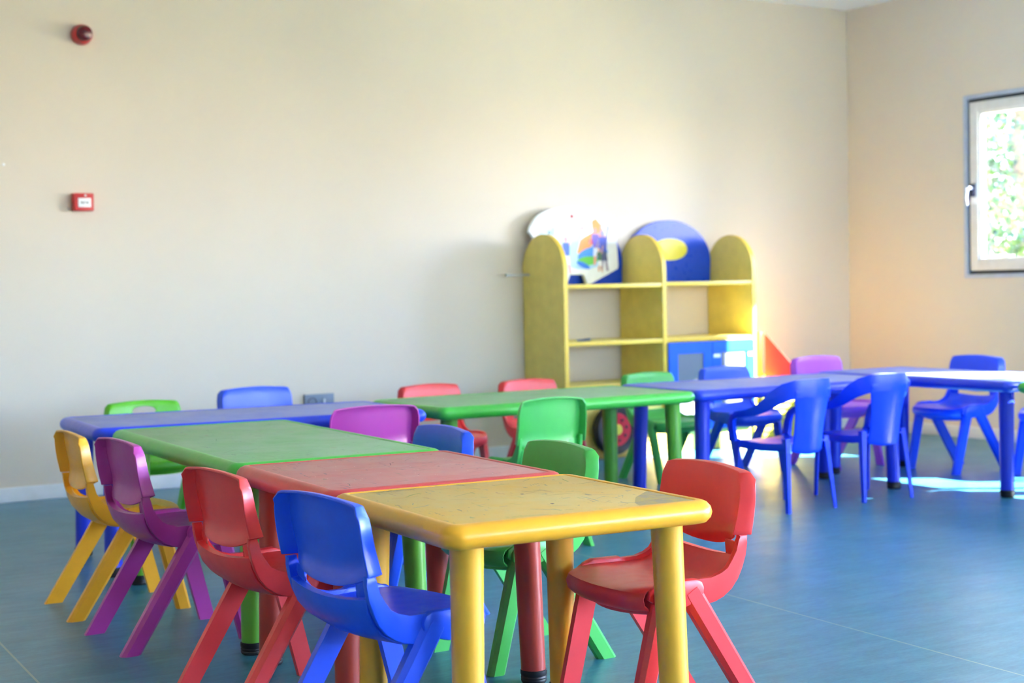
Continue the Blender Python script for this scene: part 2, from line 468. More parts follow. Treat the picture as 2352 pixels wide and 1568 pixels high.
# pen marks on the yellow and red tops: part of the work surface mesh
def add_marks(table, strokes):
    """strokes: (list of local (x,y), width, rgb)"""
    ws = [o for o in table.children_recursive if o.name.startswith('work_surface')][0]
    me = ws.data.copy(); ws.data = me
    bm = bmesh.new(); bm.from_mesh(me); mats = {}
    for pts, wd, rgb in strokes:
        if rgb not in mats:
            mats[rgb] = len(me.materials); me.materials.append(simple('pen_mark', rgb, .6))
        P = [Vector((x, y, 0)) for x, y in pts]; Lf, Rt = [], []
        for i, p in enumerate(P):
            d = (P[min(i + 1, len(P) - 1)] - P[max(i - 1, 0)]); d = d.normalized() if d.length else Vector((1, 0, 0))
            nrm = Vector((-d.y, d.x, 0)); hw = wd * (.3 if i in (0, len(P) - 1) else .5)
            Lf.append(bm.verts.new((p.x + nrm.x * hw, p.y + nrm.y * hw, .49885))); Rt.append(bm.verts.new((p.x - nrm.x * hw, p.y - nrm.y * hw, .49885)))
        for i in range(len(P) - 1):
            f = bm.faces.new((Lf[i], Lf[i + 1], Rt[i + 1], Rt[i])); f.material_index = mats[rgb]
    bm.to_mesh(me); bm.free()

def rnd_strokes(n, L, W, cols, rnd, lmin=.02, lmax=.10):
    out = []
    for _ in range(n):
        x, y = rnd.uniform(-L / 2, L / 2), rnd.uniform(-W / 2, W / 2)
        a = rnd.gauss(pi / 2, .5); ln = rnd.uniform(lmin, lmax); cv = rnd.gauss(0, .5); pts = []
        for k in range(6):
            pts.append((max(-L / 2, min(L / 2, x)), max(-W / 2, min(W / 2, y))))
            x += cos(a) * ln / 6; y += sin(a) * ln / 6; a += cv / 6
        out.append((pts, rnd.uniform(.0010, .0022), rnd.choice(cols)))
    return out
def dot(x, y, r, rgb): return ([(x - r, y), (x - r * .4, y), (x + r * .4, y), (x + r, y)], r * 1.8, rgb)

# ------------------------------------------------------------------ school chairs (one-piece plastic, splayed legs)
def interp(tab, x):
    for (x0, y0), (x1, y1) in zip(tab, tab[1:]):
        if x <= x1: return y0 + (y1 - y0) * (x - x0) / (x1 - x0)
    return tab[-1][1]

def leg_mesh(top, foot, w_top, w_bot, th, side):
    """flattened, chamfered channel leg; foot cut level with the floor"""
    T, F = Vector(top), Vector(foot); d = (F - T).normalized()
    xa = Vector((1, 0, 0)); wv = d.cross(xa).normalized(); tv = wv.cross(d).normalized()
    if tv.x * side < 0: tv = -tv      # tv points to the outside of the chair
    rings = []
    for f in (0, .02, .25, .6, .97, 1):
        p = T.lerp(F, f); w = (w_top + (w_bot - w_top) * f) / 2; h = th / 2 * (1 - .12 * f)
        if f in (0,): w *= .9
        prof = [(-w, -h), (w, -h), (w, h * .25), (w * .62, h), (-w * .62, h), (-w, h * .25)]
        ring = []
        for a, b in prof:
            q = p + wv * a + tv * b
            if f == 1: q = q + d * (-q.z / d.z)
            ring.append(q)
        rings.append(ring)
    bm = bmesh.new(); loft(bm, rings)
    es = [e for e in bm.edges if e.is_manifold and e.calc_face_angle(0) > .5]
    bmesh.ops.bevel(bm, geom=es, offset=.0035, segments=2, profile=.6, affect='EDGES')
    return bm

def make_chair(name, mat, hole=False):
    root = empty(name)
    # --- seat shell: bowed front lip, dished seat, bucket and the two posts beside the slot
    rows = [(.176, .262, 1, .150), (.187, .272, 1, .152), (.190, .286, 1, .152), (.184, .298, 1, .152), (.168, .3045, .95, .151), (.130, .3075, .75, .149), (.085, .3075, .42, .148), (.040, .3060, .12, .148),
            (.000, .3045, 0, .148), (-.030, .3060, 0, .148), (-.052, .3125, 0, .148), (-.069, .3240, 0, .148), (-.081, .3390, 0, .1485), (-.0885, .3560, 0, .149), (-.0890, .3700, 0, .1495), (-.0885, .3840, 0, .150)]
    N = 24; K = len(rows); CUT = 13
    bm = bmesh.new(); grid = []
    for k, (y, z, bow, h) in enumerate(rows):
        rv = []
        for i in range(N + 1):
            u = -1 + 2 * i / N; d = 1 - u * u
            yy, zz = y - (.026 * u * u + .020 * (max(0, abs(u) - .75) / .25) ** 2) * bow, z
            if 4 <= k <= 10: zz -= .006 * d
            if k >= 9: yy -= .016 * d * min(1, (k - 8) / 4)
            if 11 <= k <= CUT: zz -= .012 * d * (k - 10) / 3
            rv.append(bm.verts.new((u * h, yy, zz)))
        grid.append(rv)
    for k in range(K - 1):
        for i in range(N):
            if k >= CUT and abs(-1 + 2 * (i + .5) / N) < .70: continue
            bm.faces.new((grid[k][i], grid[k][i + 1], grid[k + 1][i + 1], grid[k + 1][i]))
    # rounded rear skin of the bucket, from the slot rim down to the underside
    skin = [(-.1030, .3540), (-.1000, .3360), (-.0900, .3100), (-.0720, .2880), (-.0500, .2730), (-.0300, .2660), (-.0100, .2630), (.0150, .2640)]
    prevr = grid[CUT]
    for k, (y, z) in enumerate(skin):
        cur = []
        for i in range(N + 1):
            u = -1 + 2 * i / N; d = 1 - u * u
            cur.append(bm.verts.new((u * .146, y - .014 * d * (1 - k / 9), z - (.010 if k < 2 else .007) * d)))
        for i in range(N): bm.faces.new((prevr[i], prevr[i + 1], cur[i + 1], cur[i]))
        prevr = cur
    bmesh.ops.delete(bm, geom=[v for v in bm.verts if not v.link_faces], context='VERTS')
    seat = new_obj('seat_shell', bm, mat, root, angle=40)
    so = seat.modifiers.new('thickness', 'SOLIDIFY'); so.thickness = .006; so.offset = 0
    bv = seat.modifiers.new('soften', 'BEVEL'); bv.width = .0022; bv.segments = 2; bv.limit_method = 'ANGLE'; bv.angle_limit = radians(45)
    # side plates: slim beside the slot, deep under the seat
    inner = [(-.0910, .399), (-.0890, .388), (-.0830, .366), (-.0740, .346), (-.0620, .330), (-.0450, .3205), (-.0200, .3165), (.020, .3160), (.070, .3160), (.115, .3130), (.132, .302)]
    outer = [(.134, .284), (.110, .268), (.060, .2640), (.010, .2630), (-.012, .2620), (-.030, .2650), (-.050, .2730), (-.070, .2870), (-.087, .3070), (-.0985, .3300), (-.1060, .3560), (-.1105, .3820), (-.1125, .399)]
    for s in (-1, 1):
        bm = bmesh.new()
        extrude_outline(bm, inner + outer, lambda p, q, t: (s * t, p, q), .1455, .1590, bev=.003)
        new_obj('side_plate', bm, mat, seat)
        bm = bmesh.new()
        pts = [(.004, .300), (.010, .313), (.024, .3195), (.092, .3195), (.112, .312), (.124, .294), (.124, .275), (.112, .262), (.086, .258), (.060, .260), (.030, .268), (.006, .285)]
        extrude_outline(bm, pts, lambda p, q, t: (s * t, p, q), .1440, .1690, bev=.006)
        new_obj('leg_shoulder', bm, mat, seat)
    # apron under the front of the seat
    bm = bmesh.new(); rings = []
    for i in range(17):
        u = -1 + 2 * i / 16
        y = .150 - .045 * u * u
        rings.append([(u * .146, y, .300), (u * .146, y - .010, .300), (u * .146, y - .012, .246 + .006 * u * u), (u * .146, y - .004, .242 + .006 * u * u), (u * .146, y, .248)])
    loft(bm, rings); new_obj('front_apron', bm, mat, seat)
    # --- backrest: concave tray with flanges turned to the rear
    bm = bmesh.new(); NU, NV = 28, 12; g = []
    hb = .154
    for j in range(NV + 1):
        v = j / NV; rv = []
        for i in range(NU + 1):
            u = -1 + 2 * i / NU
            zb = .366 + .034 * abs(u) ** 2.4
            zt = .536 - .010 * u * u
            cr = max(0, abs(u) - .90) / .10
            zt -= .013 * cr ** 1.8
            z = zb + (zt - zb) * v
            x = u * (hb + .002 * (1 - v))
            if cr > 0 and v > .8: x -= math.copysign(.005 * cr * (v - .8) / .2, u)
            y = -.078 - .024 * v - .013 * (1 - u * u) - .003 * sin(pi * v) - .018 * (max(0, .32 - v) / .32) ** 1.6 * (1 - u ** 6)
            if v > .95: y -= .003
            rv.append(bm.verts.new((x, y, z)))
        g.append(rv)
    hz0 = .494; hrx, hrz = .054, .020
    for j in range(NV):
        for i in range(NU):
            if hole:
                c = (g[j][i].co + g[j + 1][i + 1].co) / 2
                if (c.x / hrx) ** 2 + ((c.z - hz0) / hrz) ** 2 < 1: continue
            bm.faces.new((g[j][i], g[j][i + 1], g[j + 1][i + 1], g[j + 1][i]))
    loop = [(g[j][0], j / NV, -1) for j in range(0, NV + 1)] + [(g[NV][i], 1.0, -1 + 2 * i / NU) for i in range(1, NU)] + [(g[j][NU], j / NV, 1) for j in range(NV, -1, -1)]
    prev = [v for v, _, _ in loop]
    for k in (.5, 1.0):
        cur = []
        for v, vv, u in loop:
            edge = abs(u) > .985
            dep = (.036 - .008 * vv if edge else .014 + .010 * abs(u) ** 4) * k
            fx = (u if edge else u ** 5) * .013 * k
            fz = 0 if edge else .001 * k
            cur.append(bm.verts.new((v.co.x + fx, v.co.y - dep, v.co.z + fz)))
        for i in range(len(cur) - 1): bm.faces.new((prev[i], prev[i + 1], cur[i + 1], cur[i]))
        prev = cur
    bmesh.ops.delete(bm, geom=[v for v in bm.verts if not v.link_faces], context='VERTS')
    if hole:
        es = [e for e in bm.edges if e.is_boundary and all(abs(v.co.x) < hb * .6 and .41 < v.co.z < .525 for v in e.verts)]
        for v in {v for e in es for v in e.verts}:
            dx, dz = v.co.x, v.co.z - hz0
            f = 1 / max(1e-6, sqrt((dx / hrx) ** 2 + (dz / hrz) ** 2))
            v.co.x = dx * f; v.co.z = hz0 + dz * f
    bk = new_obj('backrest', bm, mat, root, angle=38)
    so = bk.modifiers.new('thickness', 'SOLIDIFY'); so.thickness = .0055; so.offset = 0
    bv = bk.modifiers.new('soften', 'BEVEL'); bv.width = .0028; bv.segments = 2; bv.limit_method = 'ANGLE'; bv.angle_limit = radians(42)
    # --- legs
    for s in (-1, 1):
        new_obj('leg', leg_mesh((s * .156, .098, .285), (s * .1515, .168, 0), .046, .042, .028, s), mat, root)
        new_obj('leg', leg_mesh((s * .1565, .036, .296), (s * .1545, -.151, 0), .048, .044, .028, s), mat, root)
    return root

proto = make_chair('kids_chair', M['red'])
used = [False]
def place_chair(x, y, face, scale, mat, label, src=None):
    """face: compass of the seat front in degrees, 0 = towards +X, 90 = towards the back wall"""
    if src is None:
        src = proto
        r = proto if not used[0] else copy_tree(proto); used[0] = True
    else:
        r = src
    r.location = (x, y, 0); r.rotation_euler = (0, 0, radians(face - 90)); r.scale = (scale,) * 3
    recolour(r, mat); tag(r, label, 'chair', 'small plastic chairs around the tables')
    return r

place_chair(2.028, 2.592, 174, 1.0, M['red'], 'red plastic chair at right of the yellow table, nearest the camera')
place_chair(1.401, 4.457, -3.5, .99, M['yellow'], 'yellow plastic chair at far left, by the end of the front green table')
place_chair(1.388, 3.963, 0, 1.02, M['purple'], 'glossy purple plastic chair seen from behind between yellow and red chairs at left')
place_chair(1.360, 3.206, 1.8, 1.0, M['red'], 'red plastic chair between the purple and blue chairs at left')
place_chair(1.348, 2.639, 3.5, 1.01, M['blue'], 'bright blue plastic chair in the foreground, drawn up to the yellow table')
place_chair(2.064, 3.214, 177.5, .99, M['leaf_green'], 'green plastic chair at the right side of the red table, facing left')
place_chair(2.074, 3.835, 178, .99, M['blue'], 'blue plastic chair behind the green chair, at the right side of the front green table')
place_chair(2.392, 4.765, 87, 1.0, M['purple'], 'purple plastic chair in the middle, seen from behind against the long blue table')
g7 = place_chair(3.012, 4.590, 88, 1.0, M['leaf_green'], 'bright green plastic chair seen from behind, drawn up to the back green table')
g7.scale = (.84, 1, 1)
for ch in g7.children:
    if ch.name.startswith('backrest'): ch.scale.z = 1.2; ch.location.z = -.105
place_chair(2.500, 5.840, -90, 1.0, M['blue'], 'blue plastic chair against the back wall, behind the left blue table')
place_chair(3.318, 5.800, -90, .95, M['red'], 'left one of the two red plastic chairs behind the back green table')
place_chair(3.825, 5.770, -90, .95, M['red'], 'right one of two red chairs behind the back green table, by the yellow shelf')
place_chair(4.520, 5.760, -90, .95, M['leaf_green'], 'green plastic chair in front of the yellow shelf unit, between back tables')
place_chair(4.980, 5.725, -90, .97, M['blue'], 'blue plastic chair in front of the blue cupboard doors')
place_chair(5.530, 5.635, -90, 1.03, M['magenta'], 'pinkish purple plastic chair by the red triangle, near the room corner')
place_chair(5.840, 5.090, 176, 1.04, M['blue'], 'blue plastic chair at the far right table, in front of the right wall')
place_chair(6.010, 4.600, 178, 1.0, M['blue'], 'light blue plastic chair mostly cut off at the right edge')
lime = make_chair('kids_chair', M['lime'], hole=True)
place_chair(2.015, 5.865, -92, .94, M['lime'], 'lime green plastic chair with an oval hole in its backrest', src=lime)

# ------------------------------------------------------------------ armchairs (moulded, sweeping arms)
def make_armchair():
    root = empty('kids_armchair'); mat = M['armblue']
    def solid(o, th):
        s_ = o.modifiers.new('thickness', 'SOLIDIFY'); s_.thickness = th; s_.offset = 0
        b_ = o.modifiers.new('soften', 'BEVEL'); b_.width = .003; b_.segments = 2; b_.limit_method = 'ANGLE'; b_.angle_limit = radians(45)
    # seat with turned-down apron
    bm = bmesh.new(); g = []
    ys = [.150, .152, .140, .08, 0, -.07, -.118, -.128]
    zs = [.250, .272, .280, .277, .274, .276, .282, .284]
    hs = [.138, .140, .140, .136, .130, .124, .120, .118]
    for y, z, h in zip(ys, zs, hs):
        g.append([bm.verts.new((-h - .004, y, z - .030))] + [bm.verts.new((h * u, y, z - .005 * (1 - u * u))) for u in [-1 + 2 * i / 10 for i in range(11)]] + [bm.verts.new((h + .004, y, z - .030))])
    for a, b in zip(g, g[1:]):
        for i in range(len(a) - 1): bm.faces.new((a[i], a[i + 1], b[i + 1], b[i]))
    solid(new_obj('seat', bm, mat, root), .006)
    # backrest: narrow curved panel that runs down past the seat
    bm = bmesh.new(); NU, NV = 14, 14; g = []
    for j in range(NV + 1):
        v = j / NV; z = .232 + (.500 - .232) * v; r = []
        h = .088 - .010 * sin(pi * min(1, v * 1.1)) + .012 * v
        for i in range(NU + 1):
            u = -1 + 2 * i / NU
            r.append(bm.verts.new((h * u, -.118 - .040 * v - .018 * (1 - u * u), z + (.014 * (1 - v * 3) * u * u if v < .33 else 0))))
        g.append(r)
    for a, b in zip(g, g[1:]):
        for i in range(NU): bm.faces.new((a[i], a[i + 1], b[i + 1], b[i]))
    solid(new_obj('backrest', bm, mat, root), .007)
    # arms: each runs from the middle of the top rail round the corner, forward and down to the front leg
    for s in (-1, 1):
        cen = [(-.001, -.176, .505, .036, .004), (.050, -.171, .505, .036, .004), (.092, -.155, .502, .037, .004), (.126, -.128, .490, .037, .004), (.148, -.090, .466, .032, .004), (.162, -.045, .432, .025, .004), (.170, .005, .408, .018, .005),
               (.172, .060, .398, .014, .006), (.171, .112, .391, .013, .007), (.168, .138, .374, .015, .008), (.163, .149, .335, .017, .008), (.154, .150, .278, .019, .009)]
        bm = bmesh.new(); rings = []
        for k, (x, y, z, wd, th) in enumerate(cen):
            a = Vector(cen[max(k - 1, 0)][:3]); b = Vector(cen[min(k + 1, len(cen) - 1)][:3]); d = (b - a).normalized()
            side = Vector((d.y, -d.x, 0)); side = side.normalized() if side.length > .25 else Vector((1, 0, 0))
            up = side.cross(d).normalized()
            if k < 9 and up.z < 0: up = -up
            if k >= 9 and up.y < 0: up = -up
            side = up.cross(d).normalized(); c = Vector((x, y, z))
            if side.x < 0 or (abs(side.x) < .3 and side.y > 0): side = -side
            pts = [c + up * p * wd + side * q * th for p, q in ((1, 1), (.0, 1.6), (-1, 1), (-1, -1), (0, -1.6), (1, -1))]
            rings.append([Vector((q.x * s, q.y, q.z)) for q in pts])
        loft(bm, rings); new_obj('armrest', bm, mat, root, angle=50)
        # legs: angle section tapering to the floor
        for (tx, ty, fx, fy, tz) in ((.142, .142, .146, .150, .285), (.116, -.120, .134, -.148, .300)):
            bm = bmesh.new(); rings = []
            for f in (0, .3, 1):
                cx_, cy_, z = tx + (fx - tx) * f, ty + (fy - ty) * f, tz * (1 - f)
                w = .026 - .010 * f; t_ = .007
                sy = 1 if ty > 0 else -1
                L_ = [(0, 0), (-w, 0), (-w, -t_ * sy), (-t_, -t_ * sy), (-t_, -w * sy), (0, -w * sy)]
                rings.append([((cx_ + .006 + a) * s, cy_ + .006 * sy + b, z) for a, b in L_])
            loft(bm, rings); new_obj('leg', bm, mat, root)
    return root
arm = make_armchair()
arm.location = (4.32, 4.685, 0); arm.rotation_euler = (0, 0, radians(2))
tag(arm, 'left one of two deep blue plastic armchairs at the blue table', 'armchair', 'blue armchairs at the back row')
a2 = copy_tree(arm); a2.location = (4.795, 4.705, 0); a2.rotation_euler = (0, 0, radians(-4))
tag(a2, 'right one of two deep blue plastic armchairs, with sun glints on its back', 'armchair', 'blue armchairs at the back row')

# ------------------------------------------------------------------ yellow shelf unit
SF = 6.642                      # front plane
SB = WY - .004
unit = empty('shelf_unit', (4.555, SF, 0)); tag(unit, 'tall yellow shelf unit with round-topped sides, blue doors and a toy wheel', 'shelf unit')
ux, uy = 4.555, SF
def ubox(name, x0, x1, y0, y1, z0, z1, mat, parent=unit, bev=.003):
    return boxo(name, (x0 - ux, x1 - ux, y0 - uy, y1 - uy, z0, z1), mat, parent, bev)
PX = [(4.555, 4.581), (5.222, 5.248), (5.880, 5.906)]
for x0, x1 in PX:
    dep = SB - SF; r = dep / 2; zc = 1.222 - r
    out = [(0, 0), (dep, 0), (dep, zc)] + [(r + r * cos(a), zc + r * sin(a)) for a in [pi * k / 24 for k in range(1, 24)]] + [(0, zc)]
    bm = bmesh.new()
    extrude_outline(bm, out, lambda a, b, t: (t - ux, a, b), x0, x1, bev=.003)
    pn = new_obj('side_panel', bm, M['shelf'], unit)
    # lighter edging strip round the panel
    bm = bmesh.new(); edge = [(0, 0), (0, zc)] + [(r - r * cos(a), zc + r * sin(a)) for a in [pi * k / 24 for k in range(1, 25)]]
    rings = []
    for a, b in edge:
        cx_, cz_ = r, zc
        if b <= zc and a < r: nn = (-1, 0)
        else:
            L_ = sqrt((a - cx_) ** 2 + (b - cz_) ** 2); nn = ((a - cx_) / L_, (b - cz_) / L_)
        rings.append([(x0 - .0005 - ux, a + nn[0] * 0.0, b), (x0 - .0005 - ux, a + nn[0] * .003, b + nn[1] * .003), (x1 + .0005 - ux, a + nn[0] * .003, b + nn[1] * .003), (x1 + .0005 - ux, a, b)])
    loft(bm, rings); new_obj('edge_strip', bm, M['shelf_edge'], pn)
bays = [(PX[0][1], PX[1][0]), (PX[1][1], PX[2][0])]
for (b0, b1), zz in zip(bays, ((.927, .617, .378), (.932, .617))):
    for z in zz:
        s = ubox('shelf', b0, b1, SF + .006, SB, z, z + .022, M['shelf'])
        ubox('edge_strip', b0, b1, SF + .001, SF + .0055, z, z + .022, M['shelf_edge'], s, bev=.001)
b0, b1 = bays[0]
ubox('lower_panel', b0, b1, SF + .012, SF + .030, .125, .376, M['shelf'])
bm = bmesh.new()
for k in range(5): box(bm, b0 - ux, b1 - ux, -.030 + .003 * k, -.006, .004 + .024 * k, .024 + .024 * k, bev=.003)
box(bm, b0 - ux, b1 - ux, -.006, .02, 0, .124)
new_obj('slatted_base', bm, M['slat'], unit)
# toy wheel
wx, wz = 4.845, .160
bm = bmesh.new(); lathe(bm, [(.086, -.034), (.108, -.044), (.128, -.042), (.138, -.030), (.140, -.015), (.138, -.002), (.12, 0)], (wx - ux, -.028, wz), 'y', 40)
wh = new_obj('wheel', bm, M['tyre'], unit)
bm = bmesh.new(); lathe(bm, [(.025, -.039), (.088, -.040), (.090, -.034), (.088, -.030)], (wx - ux, -.032, wz), 'y', 40)
new_obj('wheel_rim', bm, M['rim'], wh)
bm = bmesh.new(); lathe(bm, [(.006, -.046), (.026, -.046), (.030, -.042), (.030, -.036)], (wx - ux, -.032, wz), 'y', 24)
new_obj('hub', bm, M['oval'], wh)
for k in range(8):
    a = 2 * pi * k / 8 + .2; bm = bmesh.new()
    lathe(bm, [(.003, -.0445), (.0075, -.044), (.0085, -.040), (.0085, -.036)], (wx - ux + .060 * cos(a), -.032, wz + .060 * sin(a)), 'y', 10)
    new_obj('wheel_bolt', bm, M['tyre'], wh)
# doors in the right bay
b0, b1 = bays[1]; mid = (b0 + b1) / 2
for (d0, d1, hs) in ((b0 + .002, mid - .0015, -1), (mid + .0015, b1 - .002, 1)):
    bm = bmesh.new()
    z0, z1 = .115, .612; fw = .062
    for (xa, xb, za, zb) in ((d0, d0 + fw, z0, z1), (d1 - fw, d1, z0, z1), (d0 + fw, d1 - fw, z0, z0 + fw), (d0 + fw, d1 - fw, z1 - fw, z1)):
        box(bm, xa - ux, xb - ux, -.016, .002, za, zb)
    bmesh.ops.remove_doubles(bm, verts=bm.verts[:], dist=1e-5)
    dr = new_obj('door', bm, M['door_blue'], unit)
    ubox('door_pane', d0 + fw, d1 - fw, SF - .010, SF - .004, z0 + fw, z1 - fw, M['door_pane'], dr, bev=0)
    hx = d0 if hs < 0 else d1
    for z in (.52, .19):
        for q in ((d0 + .002, d0 + .052), (d1 - .052, d1 - .002)) if hs > 0 else ():
            ubox('hinge', q[0], q[1], SF - .021, SF - .0162, z, z + .020, M['white'], dr, bev=.002)
ubox('plinth', b0, b1, SF + .01, SF + .03, 0, .11, M['shelf'])
# arched blue panels standing at the back of each bay
def arch_pts(x0, x1, z0, zsp, ztop, n=28):
    cx_ = (x0 + x1) / 2; a_ = (x1 - x0) / 2
    return [(x0, z0), (x1, z0)] + [(cx_ + a_ * cos(t), zsp + (ztop - zsp) * sin(t)) for t in [pi * k / n for k in range(n + 1)]]
for (b0, b1), zb in zip(bays, (.950, .955)):
    bm = bmesh.new()
    extrude_outline(bm, arch_pts(b0 + .002, b1 - .002, zb, 1.08, 1.318), lambda a, b, t: (a - ux, t - uy, b), SB - .030, SB - .002, bev=.006)
    ar = new_obj('arched_back', bm, M['arch_blue'], unit)
    if b0 > 5:
        bm = bmesh.new()
        extrude_outline(bm, [(5.565 + .128 * cos(t), 1.146 + .064 * sin(t)) for t in [2 * pi * k / 40 for k in range(40)]], lambda a, b, t: (a - ux, t - uy, b), SB - .044, SB - .0305, bev=.004)
        new_obj('yellow_oval', bm, M['oval'], ar)
# small metal bar fixed to the outer side
bm = bmesh.new(); box(bm, -.150, -.0005, .325, .345, 1.000, 1.014, bev=.003)
new_obj('metal_bar', bm, M['metal'], unit)

# basketball backboard leaning behind the left bay
BT = radians(3.5)
bb = empty('toy_backboard', (4.86, SF + .323, .950)); bb.rotation_euler = (-BT, 0, 0)
tag(bb, 'white arch-topped toy basketball backboard with a colourful sports picture, on the yellow shelf', 'backboard')
hwid, tot = .272, .432
def bbo(sx=1.0):
    pts = [(-.132, 0.012), (-.125, 0), (-.082, 0.0)] if False else []
    pts = [(-.062, .012), (-.045, .060), (.055, .060), (.068, .0), (.098, .0), (.292, .084), (.298, .102)]
    for k in range(1, 24):
        t = pi * k / 24
        px_, pz_ = -.008 + .306 * math.copysign(abs(cos(t)) ** .80, cos(t)), .215 + .220 * sin(t) ** .78
        pts.append((px_ if pz_ > .262 else max(px_, -.268), pz_))
    pts += [(-.266, .200), (-.262, .15), (-.262, .085), (-.11, .0), (-.066, .0)]
    return pts
bm = bmesh.new(); extrude_outline(bm, bbo(), lambda a, b, t: (a, t, b), -.012, .012, bev=.005)
new_obj('board', bm, M['board'], bb)
# picture: flat generic colour patches and small figures
bm = bmesh.new(); pm = []
def pcol(rgb):
    pm.append(simple('picture_ink', rgb, .4)); return len(pm) - 1
lay = [0]
def patch(pts, rgb):
    lay[0] += 1; d = -.0131 - .00006 * lay[0]
    mi = pcol(rgb); vs = [bm.verts.new((a * .98 - .008, d, b * .93 + .014)) for a, b in pts]
    f = bm.faces.new(vs); f.material_index = mi
def ell(cx_, cz_, rx, rz_, rot=0, n=20): return [(cx_ + rx * cos(t) * cos(rot) - rz_ * sin(t) * sin(rot), cz_ + rx * cos(t) * sin(rot) + rz_ * sin(t) * cos(rot)) for t in [2 * pi * k / n for k in range(n)]]
def figure(x, z, s, shirt, shorts, skin):
    patch([(x - .016 * s, z), (x - .006 * s, z), (x + .004 * s, z + .05 * s), (x - .012 * s, z + .05 * s)], skin)
    patch([(x + .010 * s, z - .004 * s), (x + .020 * s, z - .004 * s), (x + .014 * s, z + .05 * s), (x + .002 * s, z + .05 * s)], skin)
    patch([(x - .016 * s, z + .035 * s), (x + .018 * s, z + .035 * s), (x + .014 * s, z + .072 * s), (x - .012 * s, z + .072 * s)], shorts)
    patch([(x - .014 * s, z + .070 * s), (x + .015 * s, z + .070 * s), (x + .019 * s, z + .125 * s), (x - .017 * s, z + .125 * s)], shirt)
    patch([(x + .014 * s, z + .118 * s), (x + .020 * s, z + .110 * s), (x + .034 * s, z + .165 * s), (x + .027 * s, z + .168 * s)], skin)
    patch([(x - .014 * s, z + .122 * s), (x - .020 * s, z + .116 * s), (x - .034 * s, z + .085 * s), (x - .028 * s, z + .080 * s)], skin)
    patch(ell(x, z + .138 * s, .010 * s, .013 * s), skin)
patch(ell(-.09, .275, .15, .085), (196, 230, 250)); patch(ell(.06, .16, .17, .085), (176, 216, 248))
patch([(-.215, .20), (-.165, .19), (-.178, .235), (-.205, .275), (-.213, .262)], (76, 186, 236))
patch([(.02, .175), (.06, .15), (.11, .19), (.15, .255), (.19, .31), (.215, .29), (.23, .24), (.20, .345), (.165, .385), (.135, .37), (.14, .30), (.07, .268), (.045, .25)], (240, 150, 60))
patch([(.10, .25), (.17, .27), (.21, .32), (.225, .27), (.19, .235), (.13, .225)], (236, 78, 66))
patch(ell(.13, .165, .11, .045, .2), (56, 144, 236)); patch(ell(.09, .125, .075, .028, .1), (96, 196, 70)); patch(ell(.06, .10, .05, .016, -.4), (30, 120, 232))
patch(ell(.205, .20, .022, .07, .1), (60, 66, 190))
figure(-.165, .165, .95, (240, 240, 245), (250, 250, 252), (120, 150, 170)); figure(-.055, .055, 1.45, (52, 96, 226), (226, 232, 246), (216, 160, 170))
figure(.155, .10, 1.5, (120, 90, 200), (220, 226, 244), (232, 150, 140)); figure(.205, .07, 1.6, (60, 80, 190), (70, 80, 120), (150, 140, 170)); figure(.175, .06, .95, (70, 110, 80), (236, 236, 240), (210, 160, 130))
for a, b, c, d in ((.03, .335, .10, .340), (.03, .385, .10, .390), (.03, .335, .035, .390), (.097, .335, .102, .390)):
    patch([(a, b), (c, b), (c, d), (a, d)], (176, 200, 240))
patch(ell(.066, .325, .017, .005), (214, 60, 60)); patch(ell(-.005, .395, .011, .013), (176, 50, 50))
patch([(.058, .32), (.076, .32), (.072, .29), (.062, .29)], (232, 226, 216))
new_obj('picture', bm, pm, bb, smooth=False)
# pen left on the middle shelf
pen = empty('pen', (4.72, 6.70, .6395), .35); tag(pen, 'small dark pen lying on the middle shelf of the yellow unit', 'pen')
bm = bmesh.new(); lathe(bm, [(.002, -.07), (.006, -.05), (.0065, .05), (.005, .06)], (0, 0, .0068), 'x', 12); new_obj('barrel', bm, M['sock2'], pen)
bm = bmesh.new(); lathe(bm, [(.0072, .012), (.0075, .06), (.004, .066)], (0, 0, .0078), 'x', 12); new_obj('cap', bm, M['gasket'], pen)

# red triangular panel on a yellow slatted crate, right of the unit
tri = empty('play_stand', (5.93, 6.62, 0)); tag(tri, 'red triangle panel on a yellow slatted box beside the shelf unit', 'play stand')
TD = Vector((.735, -.678, 0)); TN = Vector((.678, .735, 0)); T0 = Vector((.075, .06, 0))
bm = bmesh.new()
extrude_outline(bm, [(.0, .3885), (.215, .3885), (.0, .648)], lambda a, b, t: T0 + TD * a + TN * t + Vector((0, 0, b)), 0, .022, bev=.002)
new_obj('triangle_panel', bm, M['red_board'], tri)
bm = bmesh.new()
extrude_outline(bm, [(.012, .3885), (.25, .3885), (.25, .655), (.012, .655)], lambda a, b, t: (.050 + t, .06 + a, b), 0, .018, bev=.002)
new_obj('side_board', bm, M['orange_board'], tri)
bm = bmesh.new(); box(bm, .01, .385, .012, .33, .004, .388)
for k in range(12): box(bm, 0, .395, -.004, .012, .008 + .032 * k, .030 + .032 * k, bev=.003)
new_obj('slatted_box', bm, M['slat2'], tri)

